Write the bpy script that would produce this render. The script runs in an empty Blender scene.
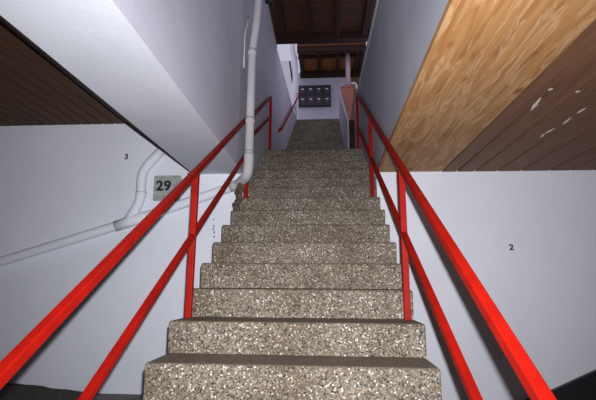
import bpy, bmesh, math, random
from mathutils import Vector, Matrix
random.seed(7)
C = bpy.context.scene.collection
S = bpy.context.scene

# ------------------------------------------------------------------ materials
def mat(name, base=(0.8, 0.8, 0.8), rough=0.7, metal=0.0, spec=0.5):
    m = bpy.data.materials.new(name); m.use_nodes = True
    nt = m.node_tree; b = nt.nodes['Principled BSDF']
    b.inputs['Base Color'].default_value = (*base, 1)
    b.inputs['Roughness'].default_value = rough
    b.inputs['Metallic'].default_value = metal
    b.inputs['Specular IOR Level'].default_value = spec
    return m, nt, b

def coords(nt, scale=(1, 1, 1)):
    g = nt.nodes.new('ShaderNodeNewGeometry')
    mp = nt.nodes.new('ShaderNodeMapping'); mp.inputs['Scale'].default_value = scale
    nt.links.new(g.outputs['Position'], mp.inputs['Vector'])
    return mp.outputs['Vector']

def noise(nt, vec, scale, detail=4, rough=0.55, dist=0.0):
    n = nt.nodes.new('ShaderNodeTexNoise')
    n.inputs['Scale'].default_value = scale; n.inputs['Detail'].default_value = detail
    n.inputs['Roughness'].default_value = rough; n.inputs['Distortion'].default_value = dist
    nt.links.new(vec, n.inputs['Vector'])
    return n.outputs['Fac']

def ramp(nt, fac, stops, interp='LINEAR'):
    r = nt.nodes.new('ShaderNodeValToRGB'); cr = r.color_ramp; cr.interpolation = interp
    while len(cr.elements) < len(stops): cr.elements.new(0.5)
    for e, (p, c) in zip(cr.elements, stops):
        e.position = p; e.color = (*c, 1)
    nt.links.new(fac, r.inputs['Fac'])
    return r.outputs['Color']

def mix(nt, fac, a, b, mode='MIX'):
    m = nt.nodes.new('ShaderNodeMix'); m.data_type = 'RGBA'; m.blend_type = mode
    if isinstance(fac, (int, float)): m.inputs['Factor'].default_value = fac
    else: nt.links.new(fac, m.inputs['Factor'])
    for s, v in (('A', a), ('B', b)):
        sock = [i for i in m.inputs if i.name == s and i.type == 'RGBA'][0]
        if isinstance(v, tuple): sock.default_value = (*v, 1)
        else: nt.links.new(v, sock)
    return [o for o in m.outputs if o.type == 'RGBA'][0]

def bump(nt, b, h, strength=0.3, dist=0.01):
    n = nt.nodes.new('ShaderNodeBump')
    n.inputs['Strength'].default_value = strength; n.inputs['Distance'].default_value = dist
    nt.links.new(h, n.inputs['Height']); nt.links.new(n.outputs['Normal'], b.inputs['Normal'])

def plaster(name, c1, c2, bscale=9):
    m, nt, b = mat(name, c1, 0.85, spec=0.25)
    v = coords(nt)
    n1 = noise(nt, v, 1.7, 6, 0.6); n2 = noise(nt, v, 26, 3, 0.6)
    col = ramp(nt, n1, [(0.3, c2), (0.62, c1)])
    nt.links.new(col, b.inputs['Base Color'])
    n3 = noise(nt, v, bscale * 5, 5, 0.65)
    bump(nt, b, n3, 0.25, 0.006)
    return m

M = {}
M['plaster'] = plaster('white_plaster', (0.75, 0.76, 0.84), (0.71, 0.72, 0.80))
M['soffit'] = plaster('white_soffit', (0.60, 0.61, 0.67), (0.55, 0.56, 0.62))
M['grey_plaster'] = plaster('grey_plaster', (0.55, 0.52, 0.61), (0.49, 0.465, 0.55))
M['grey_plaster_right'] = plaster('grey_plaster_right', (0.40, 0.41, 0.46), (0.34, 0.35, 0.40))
M['cap'] = plaster('cap_concrete', (0.46, 0.47, 0.48), (0.40, 0.41, 0.42))
M['outer_white'] = plaster('outside_white', (0.85, 0.84, 0.88), (0.80, 0.79, 0.83))
M['pinkish'] = plaster('terracotta_plaster', (0.34, 0.13, 0.095), (0.28, 0.105, 0.075))

def terrazzo(name):
    m, nt, b = mat(name, (0.3, 0.28, 0.25), 0.75, spec=0.3)
    v = coords(nt)
    vo = nt.nodes.new('ShaderNodeTexVoronoi'); vo.inputs['Scale'].default_value = 118
    nt.links.new(v, vo.inputs['Vector'])
    sp = nt.nodes.new('ShaderNodeSeparateColor'); nt.links.new(vo.outputs['Color'], sp.inputs['Color'])
    peb = ramp(nt, sp.outputs['Red'], [(0.0, (0.02, 0.02, 0.022)), (0.12, (0.17, 0.125, 0.088)), (0.34, (0.26, 0.22, 0.175)),
                                       (0.52, (0.085, 0.08, 0.08)), (0.66, (0.33, 0.285, 0.235)), (0.82, (0.185, 0.13, 0.088)),
                                       (0.93, (0.62, 0.61, 0.57))], 'CONSTANT')
    ed = nt.nodes.new('ShaderNodeTexVoronoi'); ed.feature = 'DISTANCE_TO_EDGE'; ed.inputs['Scale'].default_value = 118
    nt.links.new(v, ed.inputs['Vector'])
    em = ramp(nt, ed.outputs['Distance'], [(0.03, (1, 1, 1)), (0.12, (0, 0, 0))])
    col = mix(nt, em, peb, (0.14, 0.125, 0.10))
    grime = ramp(nt, noise(nt, v, 3.0, 5, 0.6), [(0.35, (0.56, 0.51, 0.455)), (0.6, (0.82, 0.79, 0.76))])
    col = mix(nt, 1.0, col, grime, 'MULTIPLY')
    # worn dirt lying on the treads
    g = nt.nodes.new('ShaderNodeNewGeometry'); sx = nt.nodes.new('ShaderNodeSeparateXYZ')
    nt.links.new(g.outputs['Normal'], sx.inputs['Vector'])
    up = ramp(nt, sx.outputs['Z'], [(0.55, (0, 0, 0)), (0.9, (0.6, 0.6, 0.6))])
    col = mix(nt, up, col, (0.13, 0.10, 0.072))
    nt.links.new(col, b.inputs['Base Color'])
    bump(nt, b, ed.outputs['Distance'], 0.35, 0.004)
    return m
M['terrazzo'] = terrazzo('exposed_aggregate')

def wood(name, a, b_, c_, knots=True, axis='Y', rough=0.55, sc=1.0):
    m, nt, b = mat(name, a, rough, spec=0.15)
    s = {'Y': (1, 0.07, 1), 'X': (0.07, 1, 1)}[axis]
    v = coords(nt, s)
    n = noise(nt, v, 22 * sc, 6, 0.6, 0.8)
    col = ramp(nt, n, [(0.25, b_), (0.5, a), (0.75, c_)])
    if knots:
        v2 = coords(nt, (1, 0.5, 1))
        wav = noise(nt, coords(nt, (1, 0.13, 1)), 18, 4, 0.5, 0.5)
        patch = ramp(nt, wav, [(0.50, (0, 0, 0)), (0.56, (0.6, 0.6, 0.6)), (0.60, (0, 0, 0)), (0.68, (0.45, 0.45, 0.45))])
        col = mix(nt, patch, col, (0.56, 0.37, 0.205))
        vo = nt.nodes.new('ShaderNodeTexVoronoi'); vo.inputs['Scale'].default_value = 4.6
        nt.links.new(v2, vo.inputs['Vector'])
        k = ramp(nt, vo.outputs['Distance'], [(0.06, (1, 1, 1)), (0.15, (0, 0, 0))])
        col = mix(nt, k, col, (0.22, 0.08, 0.03))
    nt.links.new(col, b.inputs['Base Color'])
    bump(nt, b, n, 0.15, 0.003)
    return m
M['pine'] = wood('pine_board', (0.36, 0.175, 0.064), (0.22, 0.09, 0.03), (0.43, 0.235, 0.095))
M['brown_plank'] = wood('brown_plank', (0.175, 0.080, 0.044), (0.12, 0.053, 0.029), (0.215, 0.102, 0.057), knots=False)
M['dark_plank'] = wood('dark_plank', (0.075, 0.032, 0.015), (0.05, 0.021, 0.010), (0.10, 0.045, 0.022), knots=False)
M['roof_board'] = wood('roof_board', (0.07, 0.032, 0.022), (0.045, 0.021, 0.015), (0.095, 0.043, 0.03), knots=False, axis='X')
M['roof_beam'] = wood('roof_beam', (0.032, 0.015, 0.012), (0.02, 0.01, 0.008), (0.045, 0.021, 0.017), knots=False)
M['orange_board'] = wood('orange_board', (0.22, 0.08, 0.03), (0.16, 0.055, 0.022), (0.27, 0.10, 0.04), knots=False, axis='X')
M['red'] = mat('red_paint', (0.60, 0.014, 0.008), 0.38, spec=0.45)[0]
def redmat():
    m, nt, b = mat('red_paint_worn', (0.60, 0.012, 0.007), 0.5, spec=0.08)
    v = coords(nt); n = noise(nt, v, 9, 5, 0.6)
    nt.links.new(ramp(nt, n, [(0.3, (0.17, 0.0035, 0.002)), (0.6, (0.255, 0.005, 0.002))]), b.inputs['Base Color'])
    return m
M['red'] = redmat()
M['pipe'] = plaster('white_pipe', (0.75, 0.76, 0.83), (0.70, 0.71, 0.78))
M['pipe_grey'] = plaster('grey_white_pipe', (0.50, 0.48, 0.50), (0.42, 0.40, 0.42))
M['collar'] = mat('pipe_seal', (0.35, 0.33, 0.34), 0.6)[0]
def signmat():
    m, nt, b = mat('weathered_metal', (0.30, 0.31, 0.31), 0.5, 0.0)
    v = coords(nt); n = noise(nt, v, 22, 5, 0.7)
    nt.links.new(ramp(nt, n, [(0.3, (0.22, 0.23, 0.23)), (0.65, (0.40, 0.41, 0.41))]), b.inputs['Base Color'])
    return m
M['sign'] = signmat()
M['ink'] = mat('black_ink', (0.008, 0.008, 0.009), 0.6)[0]
M['blue_ink'] = mat('blue_ink', (0.03, 0.035, 0.12), 0.6)[0]
M['black'] = mat('black_rubber_groove_shade', (0.010, 0.012, 0.014), 0.55)[0]
M['dark_metal'] = mat('dark_metal', (0.03, 0.024, 0.03), 0.45, 0.3)[0]
M['box_door'] = mat('mailbox_door', (0.045, 0.034, 0.045), 0.45, 0.2)[0]
M['plate'] = mat('name_plate_highlight_white', (0.8, 0.8, 0.82), 0.4)[0]
M['scrape'] = mat('bare_scrape', (0.62, 0.60, 0.58), 0.8)[0]
M['galv'] = mat('galvanised', (0.45, 0.46, 0.47), 0.4, 0.6)[0]
M['pole'] = mat('pole_paint', (0.42, 0.30, 0.34), 0.5)[0]
M['cable'] = mat('white_cable', (0.62, 0.61, 0.62), 0.5)[0]
M['flashing'] = mat('roof_edge_flashing', (0.28, 0.30, 0.24), 0.5)[0]
def soilmat():
    m, nt, b = mat('dark_soil', (0.05, 0.04, 0.035), 0.95)
    v = coords(nt); n = noise(nt, v, 40, 6, 0.7)
    nt.links.new(ramp(nt, n, [(0.35, (0.022, 0.018, 0.016)), (0.7, (0.10, 0.085, 0.07))]), b.inputs['Base Color'])
    bump(nt, b, n, 0.8, 0.02)
    return m
M['soil'] = soilmat()
def rubblemat():
    m, nt, b = mat('crumbled_masonry', (0.09, 0.06, 0.035), 0.95)
    v = coords(nt); n = noise(nt, v, 30, 6, 0.7)
    nt.links.new(ramp(nt, n, [(0.35, (0.03, 0.02, 0.012)), (0.7, (0.17, 0.12, 0.075))]), b.inputs['Base Color'])
    bump(nt, b, n, 0.8, 0.02)
    return m
M['rubble'] = rubblemat()
M['floor'] = plaster('concrete_floor', (0.20, 0.19, 0.19), (0.14, 0.13, 0.13))

# ------------------------------------------------------------------ helpers
def obj(name, bm, m, parent=None, smooth=False):
    me = bpy.data.meshes.new(name); bm.normal_update(); bm.to_mesh(me); bm.free()
    ms = m if isinstance(m, (list, tuple)) else [m]
    for x in ms: me.materials.append(x)
    if smooth:
        for p in me.polygons: p.use_smooth = True
    o = bpy.data.objects.new(name, me); C.objects.link(o)
    if parent is not None:
        o.parent = parent; o.matrix_parent_inverse = Matrix.Translation(-parent.location)
    return o

def tag(o, label=None, cat=None, group=None, kind=None):
    if label: o['label'] = label
    if cat: o['category'] = cat
    if group: o['group'] = group
    if kind: o['kind'] = kind
    return o

def thing(name, label, cat, loc, group=None):
    o = bpy.data.objects.new(name, None); C.objects.link(o); o.location = loc
    o.empty_display_size = 0.1
    return tag(o, label, cat, group)

def box(bm, x0, x1, y0, y1, z0, z1, bev=0.0, mi=0, seg=2):
    r = bmesh.ops.create_cube(bm, size=1)
    vs = r['verts']
    for v in vs:
        v.co = Vector(((x0 + x1) / 2 + v.co.x * (x1 - x0), (y0 + y1) / 2 + v.co.y * (y1 - y0), (z0 + z1) / 2 + v.co.z * (z1 - z0)))
    fs = set(f for v in vs for f in v.link_faces)
    for f in fs: f.material_index = mi
    if bev:
        es = list(set(e for v in vs for e in v.link_edges))
        r2 = bmesh.ops.bevel(bm, geom=es, offset=bev, segments=seg, profile=0.5, affect='EDGES')
        for f in r2['faces']: f.material_index = mi
    return bm

def prism_x(bm, prof, x0, x1):
    """polygon in (y, z) extruded along x"""
    a = [bm.verts.new((x0, y, z)) for y, z in prof]; b = [bm.verts.new((x1, y, z)) for y, z in prof]
    n = len(prof)
    bm.faces.new(a); bm.faces.new(b[::-1])
    for i in range(n): bm.faces.new((a[i], b[i], b[(i + 1) % n], a[(i + 1) % n]))
    bmesh.ops.recalc_face_normals(bm, faces=bm.faces)
    return bm

def prism_y(bm, prof, y0, y1):
    a = [bm.verts.new((x, y0, z)) for x, z in prof]; b = [bm.verts.new((x, y1, z)) for x, z in prof]
    n = len(prof)
    bm.faces.new(a); bm.faces.new(b[::-1])
    for i in range(n): bm.faces.new((a[i], b[i], b[(i + 1) % n], a[(i + 1) % n]))
    bmesh.ops.recalc_face_normals(bm, faces=bm.faces)
    return bm

def bar(bm, p0, p1, w, h=None, bev=0.004):
    """rectangular tube between two points, sides kept upright"""
    h = h or w
    p0, p1 = Vector(p0), Vector(p1); d = (p1 - p0); L = d.length; d.normalize()
    up = Vector((0, 0, 1)) if abs(d.z) < 0.99 else Vector((0, 1, 0))
    sx = d.cross(up).normalized(); sz = sx.cross(d).normalized()
    r = bmesh.ops.create_cube(bm, size=1); vs = r['verts']
    for v in vs:
        c = v.co.copy()
        v.co = (p0 + p1) / 2 + sx * (c.x * w) + d * (c.y * L) + sz * (c.z * h)
    if bev:
        bmesh.ops.bevel(bm, geom=list(set(e for v in vs for e in v.link_edges)), offset=bev, segments=2, profile=0.5, affect='EDGES')
    return bm

def tube(bm, pts, r, seg=16, cap=True):
    pts = [Vector(p) for p in pts]; rings = []
    ref = None
    for i, p in enumerate(pts):
        if i == 0: d = pts[1] - p
        elif i == len(pts) - 1: d = p - pts[-2]
        else: d = (pts[i + 1] - p).normalized() + (p - pts[i - 1]).normalized()
        d.normalize()
        if ref is None:
            ref = Vector((0, 1, 0)) if abs(d.y) < 0.9 else Vector((1, 0, 0))
        a = (ref - d * ref.dot(d)).normalized(); ref = a; b = d.cross(a)
        rr = r[i] if isinstance(r, (list, tuple)) else r
        rings.append([bm.verts.new(p + a * (rr * math.cos(t)) + b * (rr * math.sin(t))) for t in [2 * math.pi * k / seg for k in range(seg)]])
    for A, B in zip(rings, rings[1:]):
        for k in range(seg): bm.faces.new((A[k], A[(k + 1) % seg], B[(k + 1) % seg], B[k]))
    if cap: bm.faces.new(rings[0][::-1]); bm.faces.new(rings[-1])
    bmesh.ops.recalc_face_normals(bm, faces=bm.faces)
    return bm

def smooth_path(pts, rad=0.09, n=5):
    """rounds the corners of a polyline"""
    P = [Vector(p) for p in pts]; out = [P[0]]
    for a, b, c in zip(P, P[1:], P[2:]):
        r = min(rad, (a - b).length * 0.45, (c - b).length * 0.45)
        s = b + (a - b).normalized() * r; e = b + (c - b).normalized() * r
        for i in range(n + 1):
            t = i / n; out.append(s * (1 - t) ** 2 + b * 2 * t * (1 - t) + e * t * t)
    out.append(P[-1]); return out

def struct(name, bm, m, smooth=False):
    return tag(obj(name, bm, m, None, smooth), kind='structure')

# ------------------------------------------------------------------ dimensions (eye at the origin)
T, R = 0.28, 0.1757
XL, XR = -0.897, 0.529
D0, Z0 = 2.1115, -0.3827
H, D, BL, H2 = 1.169, 4.352, -1.447, 1.7716
FL = Z0 - 4 * R
TOP = 4.32

# ------------------------------------------------------------------ setting
bm = bmesh.new(); box(bm, -6, 6, -3.2, D, FL - 0.2, FL); struct('floor', bm, M['floor'])

# wall facing the stair foot, left of the opening (ragged edge beside the flight)
bm = bmesh.new()
prof = [(-6, FL), (-6, H2 + 0.05), (BL - 0.005, H2 + 0.05), (BL - 0.005, H), (XL, H), (XL - 0.015, H - 0.07), (XL - 0.06, 1.02), (XL - 0.075, 0.94),
        (XL - 0.055, 0.86), (XL - 0.06, 0.74), (XL - 0.02, 0.60), (XL + 0.02, 0.4), (XL + 0.02, FL)]
prism_y(bm, prof, D, D + 0.2)
struct('wall_left', bm, M['plaster'])
bm = bmesh.new()
prism_y(bm, [(XR - 0.02, FL), (XR - 0.02, 0.6), (XR, 0.7), (XR, H), (6, H), (6, FL)], D, D + 0.2)
struct('wall_right', bm, M['plaster'])

bm = bmesh.new(); box(bm, -6.2, 6.2, -3.2, -3.0, FL, TOP + 0.2); struct('wall_rear_unseen', bm, M['plaster'])  # this and the two side walls: unseen, added to shut out sky light
bm = bmesh.new(); box(bm, -6.2, -6, -3, D + 0.2, FL, H2 + 0.06); struct('wall_far_left_unseen', bm, M['plaster'])
bm = bmesh.new(); box(bm, 6, 6.2, -3, D + 0.2, FL, H + 0.05); struct('wall_far_right_unseen', bm, M['plaster'])
# dropped white beam box left of the opening
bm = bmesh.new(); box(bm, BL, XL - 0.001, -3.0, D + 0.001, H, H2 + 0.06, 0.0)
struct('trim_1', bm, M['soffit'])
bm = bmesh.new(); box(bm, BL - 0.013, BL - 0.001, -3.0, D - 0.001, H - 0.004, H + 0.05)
struct('shadow_gap_strip', bm, M['roof_beam'])  # dark strip standing in for the shadow gap along the beam edge

# left plank ceiling, each board its own width
bm = bmesh.new(); x = BL - 0.013
while x > -6:
    w = 0.135
    box(bm, x - w + 0.018, x, -3.0, D, H2, H2 + 0.02); x -= w
box(bm, -6, BL - 0.013, -3.0, D, H2 + 0.02, H2 + 0.06, mi=1)  # black backing, so the plank gaps look like shaded grooves
struct('ceiling', bm, [M['dark_plank'], M['black']])

# right ceiling: pine boards, then brown planks
bm = bmesh.new()
px = [XR, XR + 0.035, 0.80, 1.0, 1.205]
for i, (a, b) in enumerate(zip(px, px[1:])):
    box(bm, a + (0.0015 if i else 0), b - 0.0015, -3.0, D, H - (0.006 if i == 0 else 0), H + 0.03)
struct('ceiling.001', bm, M['pine'])
bm = bmesh.new()
xs = [1.205, 1.361, 1.546, 1.773, 2.009, 2.296, 2.50, 2.72, 2.95, 3.2, 3.45, 3.7, 3.95, 4.2, 4.5, 4.8, 5.1, 5.4, 5.7, 6.0]
for a, b in zip(xs, xs[1:]):
    box(bm, a + 0.010, b - 0.010, -3.0, D, H - 0.004, H + 0.02)
box(bm, 1.205, 6, -3.0, D, H + 0.02, H + 0.05, mi=2)  # blackened backing puts the groove shade into these plank gaps
def flake(pts, w):
    for (x0, y0), (x1, y1) in zip(pts, pts[1:]):
        d = Vector((x1 - x0, y1 - y0, 0)); n = Vector((-d.y, d.x, 0)).normalized()
        k = 5
        for s in (0,):
            top = []; bot = []
            for i in range(k + 1):
                t = i / k; ww = w * (0.25 + math.sin(math.pi * min(1, t * 1.1)) * 0.9) * random.uniform(0.6, 1.1) / 2
                c = Vector((x0, y0, 0)) + d * t
                top.append(c + n * ww); bot.append(c - n * ww)
            for za, flip in ((H - 0.0055, False),):
                T_ = [bm.verts.new((v.x, v.y, za)) for v in top]; B_ = [bm.verts.new((v.x, v.y, za)) for v in bot]
                T2 = [bm.verts.new((v.x, v.y, H - 0.004)) for v in top]; B2 = [bm.verts.new((v.x, v.y, H - 0.004)) for v in bot]
                fs = []
                for i in range(k):
                    fs.append(bm.faces.new((T_[i], T_[i + 1], B_[i + 1], B_[i])))
                    fs.append(bm.faces.new((T_[i], T2[i], T2[i + 1], T_[i + 1])))
                    fs.append(bm.faces.new((B_[i], B_[i + 1], B2[i + 1], B2[i])))
                for f in fs: f.material_index = 1
for pts, w in [([(1.386, 2.767), (1.353, 2.563)], 0.028), ([(1.347, 2.466), (1.364, 2.44)], 0.022), ([(1.527, 2.503), (1.545, 2.485)], 0.02),
               ([(1.715, 3.316), (1.70, 3.24), (1.722, 3.119)], 0.022), ([(1.738, 3.039), (1.722, 2.906)], 0.024), ([(1.723, 2.835), (1.73, 2.745)], 0.024)]:
    flake(pts, w)
struct('ceiling.002', bm, [M['brown_plank'], M['scrape'], M['black']])

# stairwell walls above the ceilings
bm = bmesh.new()
F2Y, LZ = 7.45, Z0 + 13 * R            # second flight start, first landing level
prof = [(-3.0, H + 0.001), (-3.0, TOP), (6.9, TOP - 0.06), (11.0, 4.742), (12.6, 5.0), (14.2, 5.0), (14.2, FL), (D + 0.2, FL), (D + 0.2, H + 0.001)]
bm = prism_x(bm, prof, XL - 0.22, XL)
struct('wall_left_upper', bm, M['grey_plaster'])
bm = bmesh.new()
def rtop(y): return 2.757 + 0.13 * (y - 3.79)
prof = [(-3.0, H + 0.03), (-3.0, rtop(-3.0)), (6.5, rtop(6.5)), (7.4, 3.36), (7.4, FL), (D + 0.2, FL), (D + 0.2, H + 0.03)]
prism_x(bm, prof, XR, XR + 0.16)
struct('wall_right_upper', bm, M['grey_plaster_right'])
bm = bmesh.new()
prof = [(-3.0, rtop(-3.0)), (6.5, rtop(6.5)), (7.4, 3.36), (7.4, 3.42), (6.5, rtop(6.5) + 0.06), (-3.0, rtop(-3.0) + 0.06)]
prism_x(bm, prof, XR - 0.014, XR + 0.18)
struct('trim_3', bm, M['cap'])
# parapet along the upper flight
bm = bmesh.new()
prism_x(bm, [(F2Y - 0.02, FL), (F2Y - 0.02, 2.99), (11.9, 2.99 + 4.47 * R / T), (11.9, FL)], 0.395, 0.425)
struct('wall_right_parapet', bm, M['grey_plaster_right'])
bm = bmesh.new(); box(bm, 0.426, XR + 0.02, F2Y - 0.03, F2Y + 0.0, LZ, 3.0)
struct('wall_right_infill', bm, M['roof_beam'])
# greenish flashing on the wall top under the eaves
bm = bmesh.new(); bar(bm, (XL + 0.008, 4.0, TOP - 0.055), (XL + 0.008, 6.93, TOP - 0.08), 0.02, 0.02, 0)
struct('trim_4', bm, M['flashing'])

# landings
bm = bmesh.new(); box(bm, XL, XR, D0 + 13 * T + 0.24, F2Y + 0.02, LZ - 0.2, LZ)
struct('floor.001', bm, M['terrazzo'])
UZ = LZ + 17 * R; UY = F2Y + 16 * T
bm = bmesh.new(); box(bm, XL, 2.5, UY + 0.24, 14.2, UZ - 0.2, UZ)
struct('floor.002', bm, M['terrazzo'])
# back wall of the upper landing
bm = bmesh.new(); box(bm, -0.955, 0.78, 13.4, 13.6, UZ - 0.3, 7.2)
struct('wall_back', bm, M['grey_plaster'])
bm = bmesh.new()
for i in range(6): box(bm, 0.78 + i * 0.1, 0.875 + i * 0.1, 13.38, 13.45, UZ - 0.3, 7.2)
struct('wall_back_timber', bm, M['brown_plank'])

# ------------------------------------------------------------------ flights of precast steps
def step_bm(y0, ztop, xl, xr, depth=T + 0.035, rad=0.02, rise=R):
    bm = bmesh.new()
    prof = [(y0 + 0.006, ztop - rise)]
    for i in range(5):
        a = math.pi * (1 - i / 8)
        prof.append((y0 + rad + rad * math.cos(a), ztop - rad + rad * math.sin(a)))
    prof += [(y0 + depth, ztop), (y0 + depth, ztop - rise)]
    bm2 = prism_x(bm, prof, xl, xr)
    es = [e for e in bm.edges if all(abs(v.co.x - e.verts[0].co.x) < 1e-5 for v in e.verts) and e.verts[0].co.y < y0 + rad + 0.001 or
          (abs(e.verts[0].co.x - e.verts[1].co.x) < 1e-5 and min(e.verts[0].co.z, e.verts[1].co.z) > ztop - 0.001)]
    bmesh.ops.bevel(bm, geom=es, offset=0.012, segments=3, profile=0.5, affect='EDGES')
    return bm
lower = thing('stair_flight', 'lower flight of speckled grey aggregate steps rising between the red railings', 'stairs', (0, D0 - 3 * T, FL))
for k in range(-3, 14):
    j = 0.004 * math.sin(k * 2.3)
    o = obj('step', step_bm(D0 + k * T, Z0 + k * R, XL + 0.002 + j, XR - 0.002 + j * 0.7, rise=R - 0.0025), M['terrazzo'], lower)
bm = bmesh.new()
prism_x(bm, [(D0 - 3 * T + 0.06, FL), (D0 + 13 * T + 0.2, Z0 + 12 * R - 0.004), (D0 + 13 * T + 0.2, FL)], XL + 0.05, XR - 0.05)
obj('support', bm, M['floor'], lower)
upper = thing('stair_flight', 'upper flight of narrow dark grey steps below the mailboxes', 'stairs', (0, F2Y, LZ))
for k in range(17):
    obj('step', step_bm(F2Y + k * T, LZ + (k + 1) * R, XL + 0.002, 0.393, rise=R - 0.002), M['terrazzo'], upper)
bm = bmesh.new()
prism_x(bm, [(F2Y + 0.06, LZ), (F2Y + 17 * T - 0.08, UZ - R - 0.004), (F2Y + 17 * T - 0.08, LZ)], XL + 0.05, 0.35)
obj('support', bm, M['floor'], upper)

# crumbled masonry in the gap between wall edge and steps
bm = bmesh.new()
for i in range(9):
    r = bmesh.ops.create_icosphere(bm, subdivisions=2, radius=1)
    c = Vector((XL + 0.0 + 0.004 * i + random.uniform(-0.02, 0.012), 4.035 + 0.01 * i + random.uniform(-0.01, 0.01), 0.70 + i * 0.034))
    s = random.uniform(0.032, 0.045)
    for v in r['verts']:
        v.co = c + v.co * s * (0.8 + 0.35 * random.random())
tag(obj('crumbled_masonry', bm, M['rubble']), 'brown crumbled masonry in the gap beside the steps under the pipe elbow', 'rubble')

# ------------------------------------------------------------------ railings
def rail(name, label, X, up, lo, y0, y1, posts, X1=None, PX=None):
    X1 = X if X1 is None else X1
    fx = lambda y: X + (X1 - X) * (y - y0) / (y1 - y0)
    """up/lo: functions y -> z of the two bars; posts: list of (y, foot z)"""
    t = thing(name, label, 'railing', (X, posts[0][0], posts[0][1]), 'red steel railings beside the steps')
    bm = bmesh.new(); bar(bm, (X, y0, up(y0)), (X1, y1, up(y1)), 0.037); obj('handrail', bm, M['red'], t)
    bm = bmesh.new(); bar(bm, (X, y0 + 0.02, lo(y0 + 0.02)), (X1, y1, lo(y1)), 0.033); obj('lower_rail', bm, M['red'], t)
    for y, z in posts:
        cx = PX if (PX and (y, z) == posts[-1]) else fx(y)
        bm = bmesh.new(); box(bm, cx - 0.019, cx + 0.019, y - 0.019, y + 0.019, z, up(y) - 0.02, 0.004)
        obj('post', bm, M['red'], t)
    return t
XLr, XRr = -0.836, 0.475
rail('railing', 'long red steel railing on the left in front of the 29 sign', XLr,
     lambda y: 0.712 + 0.631 * (y - 2.59), lambda y: 0.285 + 0.638 * (y - 2.58), 0.78, 4.22,
     [(0.83, FL), (2.605, Z0 + R), (4.20, Z0 + 7 * R)], -0.860, -0.832)
rail('railing', 'long red steel railing on the right side of the steps', XRr,
     lambda y: 0.735 + 0.621 * (y - 2.61), lambda y: 0.241 + 0.592 * (y - 2.5), 0.74, 6.06,
     [(0.79, FL), (2.62, Z0 + R), (4.30, Z0 + 7 * R), (6.04, LZ)])
t3 = rail('railing', 'short red railing on the left wall just above the vertical pipe', -0.850,
     lambda y: 2.03 + 0.622 * (y - 4.72), lambda y: 1.69 + 0.57 * (y - 4.57), 4.46, 6.02,
     [(6.0, LZ)])
for z in (1.91, 1.68):
    bm = bmesh.new(); tube(bm, [(XL, 4.53, z), (-0.855, 4.53, z)], 0.008, 8); obj('wall_bracket', bm, M['red'], t3)
# wall handrail of the upper flight
t = thing('wall_handrail', 'thin dark red handrail fixed to the left wall of the upper flight', 'handrail', (XL, 7.45, 2.9))
bm = bmesh.new(); tube(bm, smooth_path([(XL + 0.01, 7.38, 2.80), (-0.83, 7.42, 2.86), (-0.83, 12.4, 5.95), (XL + 0.01, 12.45, 5.95)], 0.04), 0.024, 10)
obj('rail', bm, M['red'], t, True)
for y in (8.4, 9.9, 11.4):
    z = 2.88 + (y - 7.447) * 0.6195
    bm = bmesh.new(); tube(bm, smooth_path([(XL, y, z - 0.08), (-0.85, y, z - 0.08), (-0.83, y, z)], 0.02), 0.008, 8)
    obj('bracket', bm, M['dark_metal'], t, True)

# curled rail end, sunlit highlight put into its white colour, at the corner of the right wall
t = thing('rail_bracket', 'curled metal rail end with its sunlit highlight coloured in at the top of the right railing', 'bracket', (0.5, 7.3, 3.0))
bm = bmesh.new(); tube(bm, smooth_path([(0.47, 7.30, 3.68), (0.55, 7.30, 3.69), (0.58, 7.30, 3.58), (0.60, 7.32, 3.40)], 0.05), 0.02, 10)
obj('highlight_curl', bm, M['plate'], t, True)

# ------------------------------------------------------------------ drainpipe
PY = D - 0.062
t = thing('drainpipe', 'white drainpipe sloping over the left wall then rising beside the stairs', 'pipe', (-0.83, PY, 1.05))
bm = bmesh.new()
tube(bm, smooth_path([(-5.9, PY, -0.48), (-3.42, PY, 0.231), (-2.30, PY, 0.575), (-1.702, PY, 0.770), (-1.0, PY, 1.010)], 0.2), 0.050, 20)
obj('sloping_pipe', bm, M['pipe'], t, True)
bm = bmesh.new()
RX, RY = -0.784, 4.05
tube(bm, smooth_path([(-1.02, PY, 1.004), (-0.93, PY - 0.02, 1.035), (RX - 0.01, RY + 0.01, 1.075), (RX, RY, 1.25), (RX, RY, 1.30)], 0.1, 7), [0.052] * 100, 20)
o = obj('elbow', bm, M['pipe_grey'], t, True)
bm = bmesh.new()
tube(bm, smooth_path([(RX, RY, 1.28), (RX, RY, 2.45), (-0.755, RY + 0.04, 2.80), (-0.745, RY + 0.06, 3.1), (-0.745, RY + 0.06, 4.2)], 0.12), 0.043, 20)
obj('riser_pipe', bm, M['pipe_grey'], t, True)
for z in (1.30, 1.66, 2.43):
    bm = bmesh.new(); tube(bm, [(RX, RY, z - 0.03), (RX, RY, z + 0.03)], 0.049, 20)
    obj('collar', bm, M['pipe_grey'], t, True)
bm = bmesh.new()
tube(bm, smooth_path([(-1.79, PY, 1.44), (-2.005, PY, 1.19), (-1.99, PY, 0.86), (-2.12, PY, 0.64)], 0.11, 7), 0.052, 20)
obj('branch_pipe', bm, M['pipe'], t, True)
bm = bmesh.new(); tube(bm, [(-1.992, PY, 0.915), (-1.991, PY, 0.965)], 0.058, 20)
obj('collar', bm, M['pipe'], t, True)
bm = bmesh.new(); tube(bm, [(-2.24, PY, 0.592), (-1.93, PY, 0.695)], 0.058, 20)
obj('collar', bm, M['pipe'], t, True)
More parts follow.
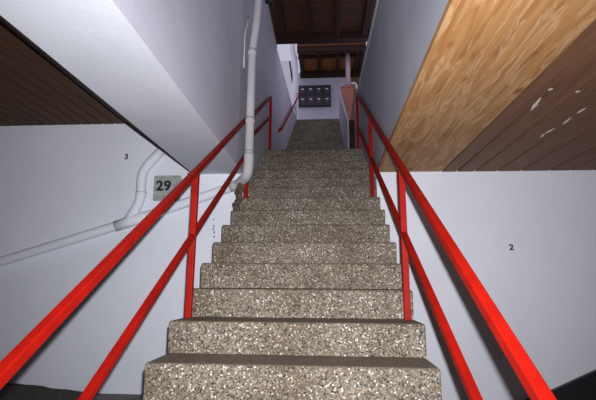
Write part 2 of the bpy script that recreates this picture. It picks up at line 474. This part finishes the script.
# cable looping beside the pipe
bm = bmesh.new()
tube(bm, smooth_path([(-0.885, 4.27, 3.02), (-0.875, 4.20, 2.88), (-0.885, 4.12, 2.7), (-0.885, 4.12, 2.50), (-0.888, 4.14, 2.3)], 0.06), 0.008, 8)
tag(obj('cable', bm, M['cable'], None, True), 'thin pale cable looping beside the upper part of the vertical pipe', 'cable')
bm = bmesh.new(); tube(bm, [(XL, 5.55, 4.18), (XL + 0.07, 5.55, 4.18)], [0.05, 0.035], 14); tube(bm, [(XL + 0.07, 5.55, 4.18), (XL + 0.09, 5.50, 4.12)], 0.045, 14)
tag(obj('wall_lamp', bm, M['black'], None, True), 'small round black fitting on the left wall under the roof eaves', 'lamp')

# ------------------------------------------------------------------ signs and painted marks
def text_obj(name, s, size, loc, m, parent=None, depth=0.001, bold=0.0, sx=1.0):
    cu = bpy.data.curves.new(name, 'FONT'); cu.body = s; cu.size = size; cu.extrude = depth; cu.offset = bold
    cu.align_x = 'CENTER'; cu.align_y = 'CENTER'
    tmp = bpy.data.objects.new(name + '_tmp', cu); C.objects.link(tmp)
    dg = bpy.context.evaluated_depsgraph_get(); dg.update()
    me = bpy.data.meshes.new_from_object(tmp.evaluated_get(dg))
    bpy.data.objects.remove(tmp)
    me.transform(Matrix.Translation(loc) @ Matrix.Rotation(math.pi / 2, 4, 'X') @ Matrix.Diagonal((sx, 1, 1, 1)))
    me.materials.clear(); me.materials.append(m)
    o = bpy.data.objects.new(name, me); C.objects.link(o)
    if parent is not None:
        o.parent = parent; o.matrix_parent_inverse = Matrix.Translation(-parent.location)
    return o
t = thing('house_number_sign', 'grey metal plate reading 29 behind the left railing', 'sign', (-1.72, D, 1.015))
bm = bmesh.new()
prof = []
x0, x1, z0, z1, rr = -1.880, -1.577, 0.874, 1.156, 0.03
for cx, cz, a0 in ((x1 - rr, z0 + rr, -90), (x1 - rr, z1 - rr, 0), (x0 + 0.012, z1 - 0.012, 90), (x0 + 0.012, z0 + 0.012, 180)):
    q = rr if cx > -1.72 else 0.012
    for i in range(5):
        a = math.radians(a0 + i * 22.5); prof.append((cx + q * math.cos(a), cz + q * math.sin(a)))
prism_y(bm, prof, D - 0.014, D)
obj('plate', bm, M['sign'], t)
text_obj('numeral', '2', 0.150, (-1.813, D - 0.0155, 1.036), M['ink'], t, bold=0.005, sx=1.08)
text_obj('numeral', '9', 0.150, (-1.727, D - 0.0155, 1.036), M['ink'], t, bold=0.005, sx=1.08)
for sx_, sz_ in ((-1.860, 1.138), (-1.860, 0.893)):
    bm = bmesh.new(); tube(bm, [(sx_, D - 0.018, sz_), (sx_, D - 0.013, sz_)], 0.007, 10); obj('screw', bm, M['galv'], t)
tag(text_obj('painted_number', '3', 0.085, (-2.224, D - 0.0015, 1.378), M['ink'], bold=0.003),
    'small black number 3 on the white wall left of the pipe', 'number')
tag(text_obj('painted_number', '2', 0.078, (1.845, D - 0.0015, 0.374), M['ink'], bold=0.003, sx=1.1),
    'small black number 2 on the white wall right of the steps', 'number')
bm = bmesh.new()
bm.free()
t = thing('ink_mark', 'short column of small dark blue ink marks on the wall beside the steps', 'mark', (-1.195, D, 0.47))
for x, z, w, h in ((-1.204, 0.669, 0.012, 0.014), (-1.197, 0.60, 0.011, 0.02), (-1.202, 0.565, 0.010, 0.03), (-1.190, 0.53, 0.012, 0.024), (-1.188, 0.485, 0.014, 0.018)):
    bm = bmesh.new(); box(bm, x - w / 2, x + w / 2, D - 0.0015, D, z - h / 2, z + h / 2, 0.0006, seg=1); obj('dab', bm, M['blue_ink'], t)
bm = bmesh.new(); tube(bm, [(-1.505, D - 0.018, 1.205 - 0.03), (-1.505, D, 1.205 - 0.03)], 0.009, 8)
tag(obj('nail', bm, M['ink']), 'dark nail head in the wall under the white beam above the 29 sign', 'nail')

# ------------------------------------------------------------------ ground details at the wall foot
bm = bmesh.new()
nx, ny = 40, 6; g = []
for i in range(nx + 1):
    row = []
    for j in range(ny + 1):
        x = -5.9 + i * (5.9 - 2.35) / nx
        hh = 0.08 * min(1, max(0, (-2.35 - x) / 0.95)) ** 0.8 * (j / ny) ** 0.7
        row.append(bm.verts.new((x, D - 0.6 + 0.6 * j / ny, FL + 0.001 + hh + (random.uniform(-.006, .006) if 0 < j else 0) * (hh > 0))))
    g.append(row)
for i in range(nx):
    for j in range(ny): bm.faces.new((g[i][j], g[i + 1][j], g[i + 1][j + 1], g[i][j + 1]))
tag(obj('soil_bank', bm, M['soil'], None, True), 'dark soil banked against the foot of the left wall', 'soil', kind='stuff')
# black board with ribs leaning at the right wall foot
t = thing('ribbed_board', 'black ribbed board sloping along the foot of the right wall', 'board', (2.6, D - 0.05, FL))
bm = bmesh.new(); prism_y(bm, [(1.75, FL), (1.75, FL + 0.006), (2.1, -0.945), (2.46, -0.785), (3.6, -0.30), (3.6, FL)], D - 0.05, D - 0.005)
obj('panel', bm, M['black'], t)
for dz in (0.03, 0.075):
    bm = bmesh.new(); bar(bm, (1.95, D - 0.052, -1.01 - dz), (3.6, D - 0.052, -0.31 - dz), 0.012, 0.012, 0.002)
    obj('rib', bm, M['dark_metal'], t)

# ------------------------------------------------------------------ timber roofs
t = thing('timber_roof', 'near dark timber roof with rafters above the top of the lower flight', 'roof', (0.8, 5.0, TOP))
bm = bmesh.new(); y = -3.0
while y < 6.9:
    box(bm, XL - 0.3, 2.6, y, y + 0.112, TOP + 0.12, TOP + 0.14); y += 0.12
box(bm, XL - 0.3, 2.6, -3.0, 6.95, TOP + 0.14, TOP + 0.16)  # unseen part over the lower stairs extended to block sky light
obj('board_deck', bm, M['roof_board'], t)
for x in (-0.74, -0.26, 0.215, 0.69, 1.17, 1.65, 2.13):
    bm = bmesh.new(); box(bm, x - 0.045, x + 0.045, -2.99, 6.80, TOP, TOP + 0.12, 0.004); obj('rafter', bm, M['roof_beam'], t)
bm = bmesh.new(); box(bm, XL - 0.3, 2.6, 6.80, 6.93, TOP - 0.02, TOP + 0.14, 0.004); obj('eaves_beam', bm, M['roof_beam'], t)

RZ = 7.2
t = thing('timber_roof', 'far brown timber roof over the upper landing and mailboxes', 'roof', (0, 12.5, RZ))
bm = bmesh.new(); y = 11.7
while y < 13.6:
    box(bm, -0.87, 1.22, y, y + 0.195, RZ, RZ + 0.02); y += 0.2
obj('board_deck', bm, M['orange_board'], t)
for x in (-0.80, -0.215, 0.402, 1.0, 1.16):
    bm = bmesh.new(); box(bm, x - 0.06, x + 0.06, 11.9, 13.39, RZ - 0.12, RZ, 0.004); obj('rafter', bm, M['roof_beam'], t)
bm = bmesh.new(); box(bm, -0.88, 1.24, 11.75, 11.90, RZ - 0.16, RZ + 0.42, 0.004); obj('eaves_beam', bm, M['roof_beam'], t)
bm = bmesh.new(); box(bm, -0.88, 1.24, 12.2, 12.28, RZ - 0.14, RZ - 0.02, 0.004); obj('cross_beam', bm, M['roof_beam'], t)
bm = bmesh.new(); box(bm, -0.88, 1.24, 13.25, 13.39, RZ - 0.22, RZ - 0.02, 0.004); obj('wall_plate', bm, M['roof_beam'], t)

# terracotta guard wall and pole on the upper landing
bm = bmesh.new(); prism_y(bm, [(0.47, UZ), (0.73, UZ), (0.88, 5.93), (0.47, 5.93)], 12.02, 12.16)
box(bm, 0.455, 0.915, 12.0, 12.18, 5.93, 5.985, 0.008)
tag(obj('guard_wall', bm, M['pinkish']), 'terracotta painted guard wall at the top of the stairs carrying the pole', 'wall')
bm = bmesh.new(); tube(bm, [(0.69, 12.09, 5.985), (0.69, 12.09, RZ - 0.01)], 0.07, 16); 
t = thing('roof_post', 'mauve round post standing on the terracotta guard wall', 'post', (0.69, 12.09, 5.985))
obj('pole', bm, M['pole'], t, True)
bm = bmesh.new(); box(bm, 0.60, 0.78, 12.03, 12.15, 5.985, 6.01, 0.003); obj('foot_plate', bm, M['dark_metal'], t)

# white building outside, seen over the left wall, with its downpipe
t = thing('neighbouring_building', 'bright white building beyond the left wall, seen under the near roof', 'building', (-2.2, 12.6, FL))
bm = bmesh.new()
prof = [(-5, FL), (-5, 8.2), (-1.1, 8.2), (-1.02, 8.05), (-0.98, 7.8), (-0.98, FL)]
prism_y(bm, prof, 14.3, 14.7); obj('wall', bm, M['outer_white'], t)
t = thing('white_downpipe', 'white rounded downpipe at the far end of the left wall', 'pipe', (-0.99, 12.3, 4.9))
bm = bmesh.new(); tube(bm, smooth_path([(-0.98, 12.3, 5.0), (-0.985, 12.3, 7.10), (-1.06, 12.3, 7.35), (-1.06, 12.3, 7.8)], 0.1), 0.085, 16)
obj('pipe', bm, M['outer_white'], t, True)
bm = bmesh.new(); tube(bm, [(-0.965, 12.2, 5.0), (-0.965, 12.2, 5.42)], 0.045, 14); obj('foot', bm, M['galv'], t, True)
bm = bmesh.new(); bar(bm, (-1.15, 12.27, 7.0), (-1.05, 12.27, 6.27), 0.05, 0.05); tag(obj('slit', bm, M['roof_beam'], t), 'dark slanted brace')  # slanted dark slit, built as a bar added onto the downpipe

# ------------------------------------------------------------------ mailboxes
t = thing('mailbox_bank', 'dark metal bank of eight mailboxes on the wall above the upper flight', 'mailboxes', (-0.375, 13.4, 5.91))
mx0, mx1, mz0, mz1 = -0.925, 0.172, 5.91, 6.636
bm = bmesh.new(); box(bm, mx0, mx1, 13.22, 13.40, mz0, mz1, 0.006); obj('cabinet', bm, M['dark_metal'], t)
w = (mx1 - mx0) / 4; h = (mz1 - mz0) / 2
for r_ in range(2):
    for c_ in range(4):
        a = mx0 + c_ * w; b = mz0 + r_ * h
        bm = bmesh.new(); box(bm, a + 0.012, a + w - 0.012, 13.208, 13.222, b + 0.014, b + h - 0.014, 0.003)
        d = obj('door', bm, M['box_door'], t)
        bm = bmesh.new(); box(bm, a + 0.09, a + 0.185, 13.200, 13.209, b + 0.20, b + 0.235, 0.001); e = obj('name_plate', bm, M['plate'], None)
        e.parent = d; e.matrix_parent_inverse = (Matrix.Translation(t.location) @ d.matrix_parent_inverse).inverted()
        bm = bmesh.new(); tube(bm, [(a + w / 2, 13.196, b + 0.13), (a + w / 2, 13.209, b + 0.13)], 0.012, 10); l = obj('lock', bm, M['galv'], None)
        l.parent = d; l.matrix_parent_inverse = (Matrix.Translation(t.location) @ d.matrix_parent_inverse).inverted()

# ------------------------------------------------------------------ camera
PITCH, YAW, ROLL, FPX = 0.1979, 0.0694, 0.0067, 419.4171
fw = Vector((-math.sin(YAW) * math.cos(PITCH), math.cos(YAW) * math.cos(PITCH), math.sin(PITCH)))
rt = Vector((math.cos(YAW), math.sin(YAW), 0)); up = rt.cross(fw)
r2 = rt * math.cos(ROLL) + up * math.sin(ROLL); u2 = -rt * math.sin(ROLL) + up * math.cos(ROLL)
cam = bpy.data.cameras.new('camera'); co = bpy.data.objects.new('camera', cam); C.objects.link(co)
cam.sensor_width = 36; cam.lens = FPX / 596 * 36; cam.clip_start = 0.05
co.matrix_world = Matrix((( r2.x, u2.x, -fw.x, 0), (r2.y, u2.y, -fw.y, 0), (r2.z, u2.z, -fw.z, 0), (0, 0, 0, 1)))
S.camera = co

# ------------------------------------------------------------------ light
# the flash on the camera's shoe
fl = bpy.data.lights.new('camera_flash', 'SPOT'); fl.energy = 640; fl.shadow_soft_size = 0.012
fl.spot_size = math.radians(126); fl.spot_blend = 1.0; fl.color = (0.965, 0.975, 1.0)
fo = bpy.data.objects.new('camera_flash', fl); C.objects.link(fo)
fo.location = rt * 0.025 + up * 0.068
fo.rotation_euler = Vector(fw + Vector((0, 0, 0.08))).to_track_quat('-Z', 'Y').to_euler()
# daylight
w = bpy.data.worlds.new('world'); S.world = w; w.use_nodes = True
bg = w.node_tree.nodes['Background']; bg.inputs['Color'].default_value = (0.80, 0.78, 1.0, 1); bg.inputs['Strength'].default_value = 0.62

S.view_settings.view_transform = 'Standard'; S.view_settings.look = 'None'
S.view_settings.exposure = 0.0; S.view_settings.gamma = 1.0; S.view_settings.use_curve_mapping = False
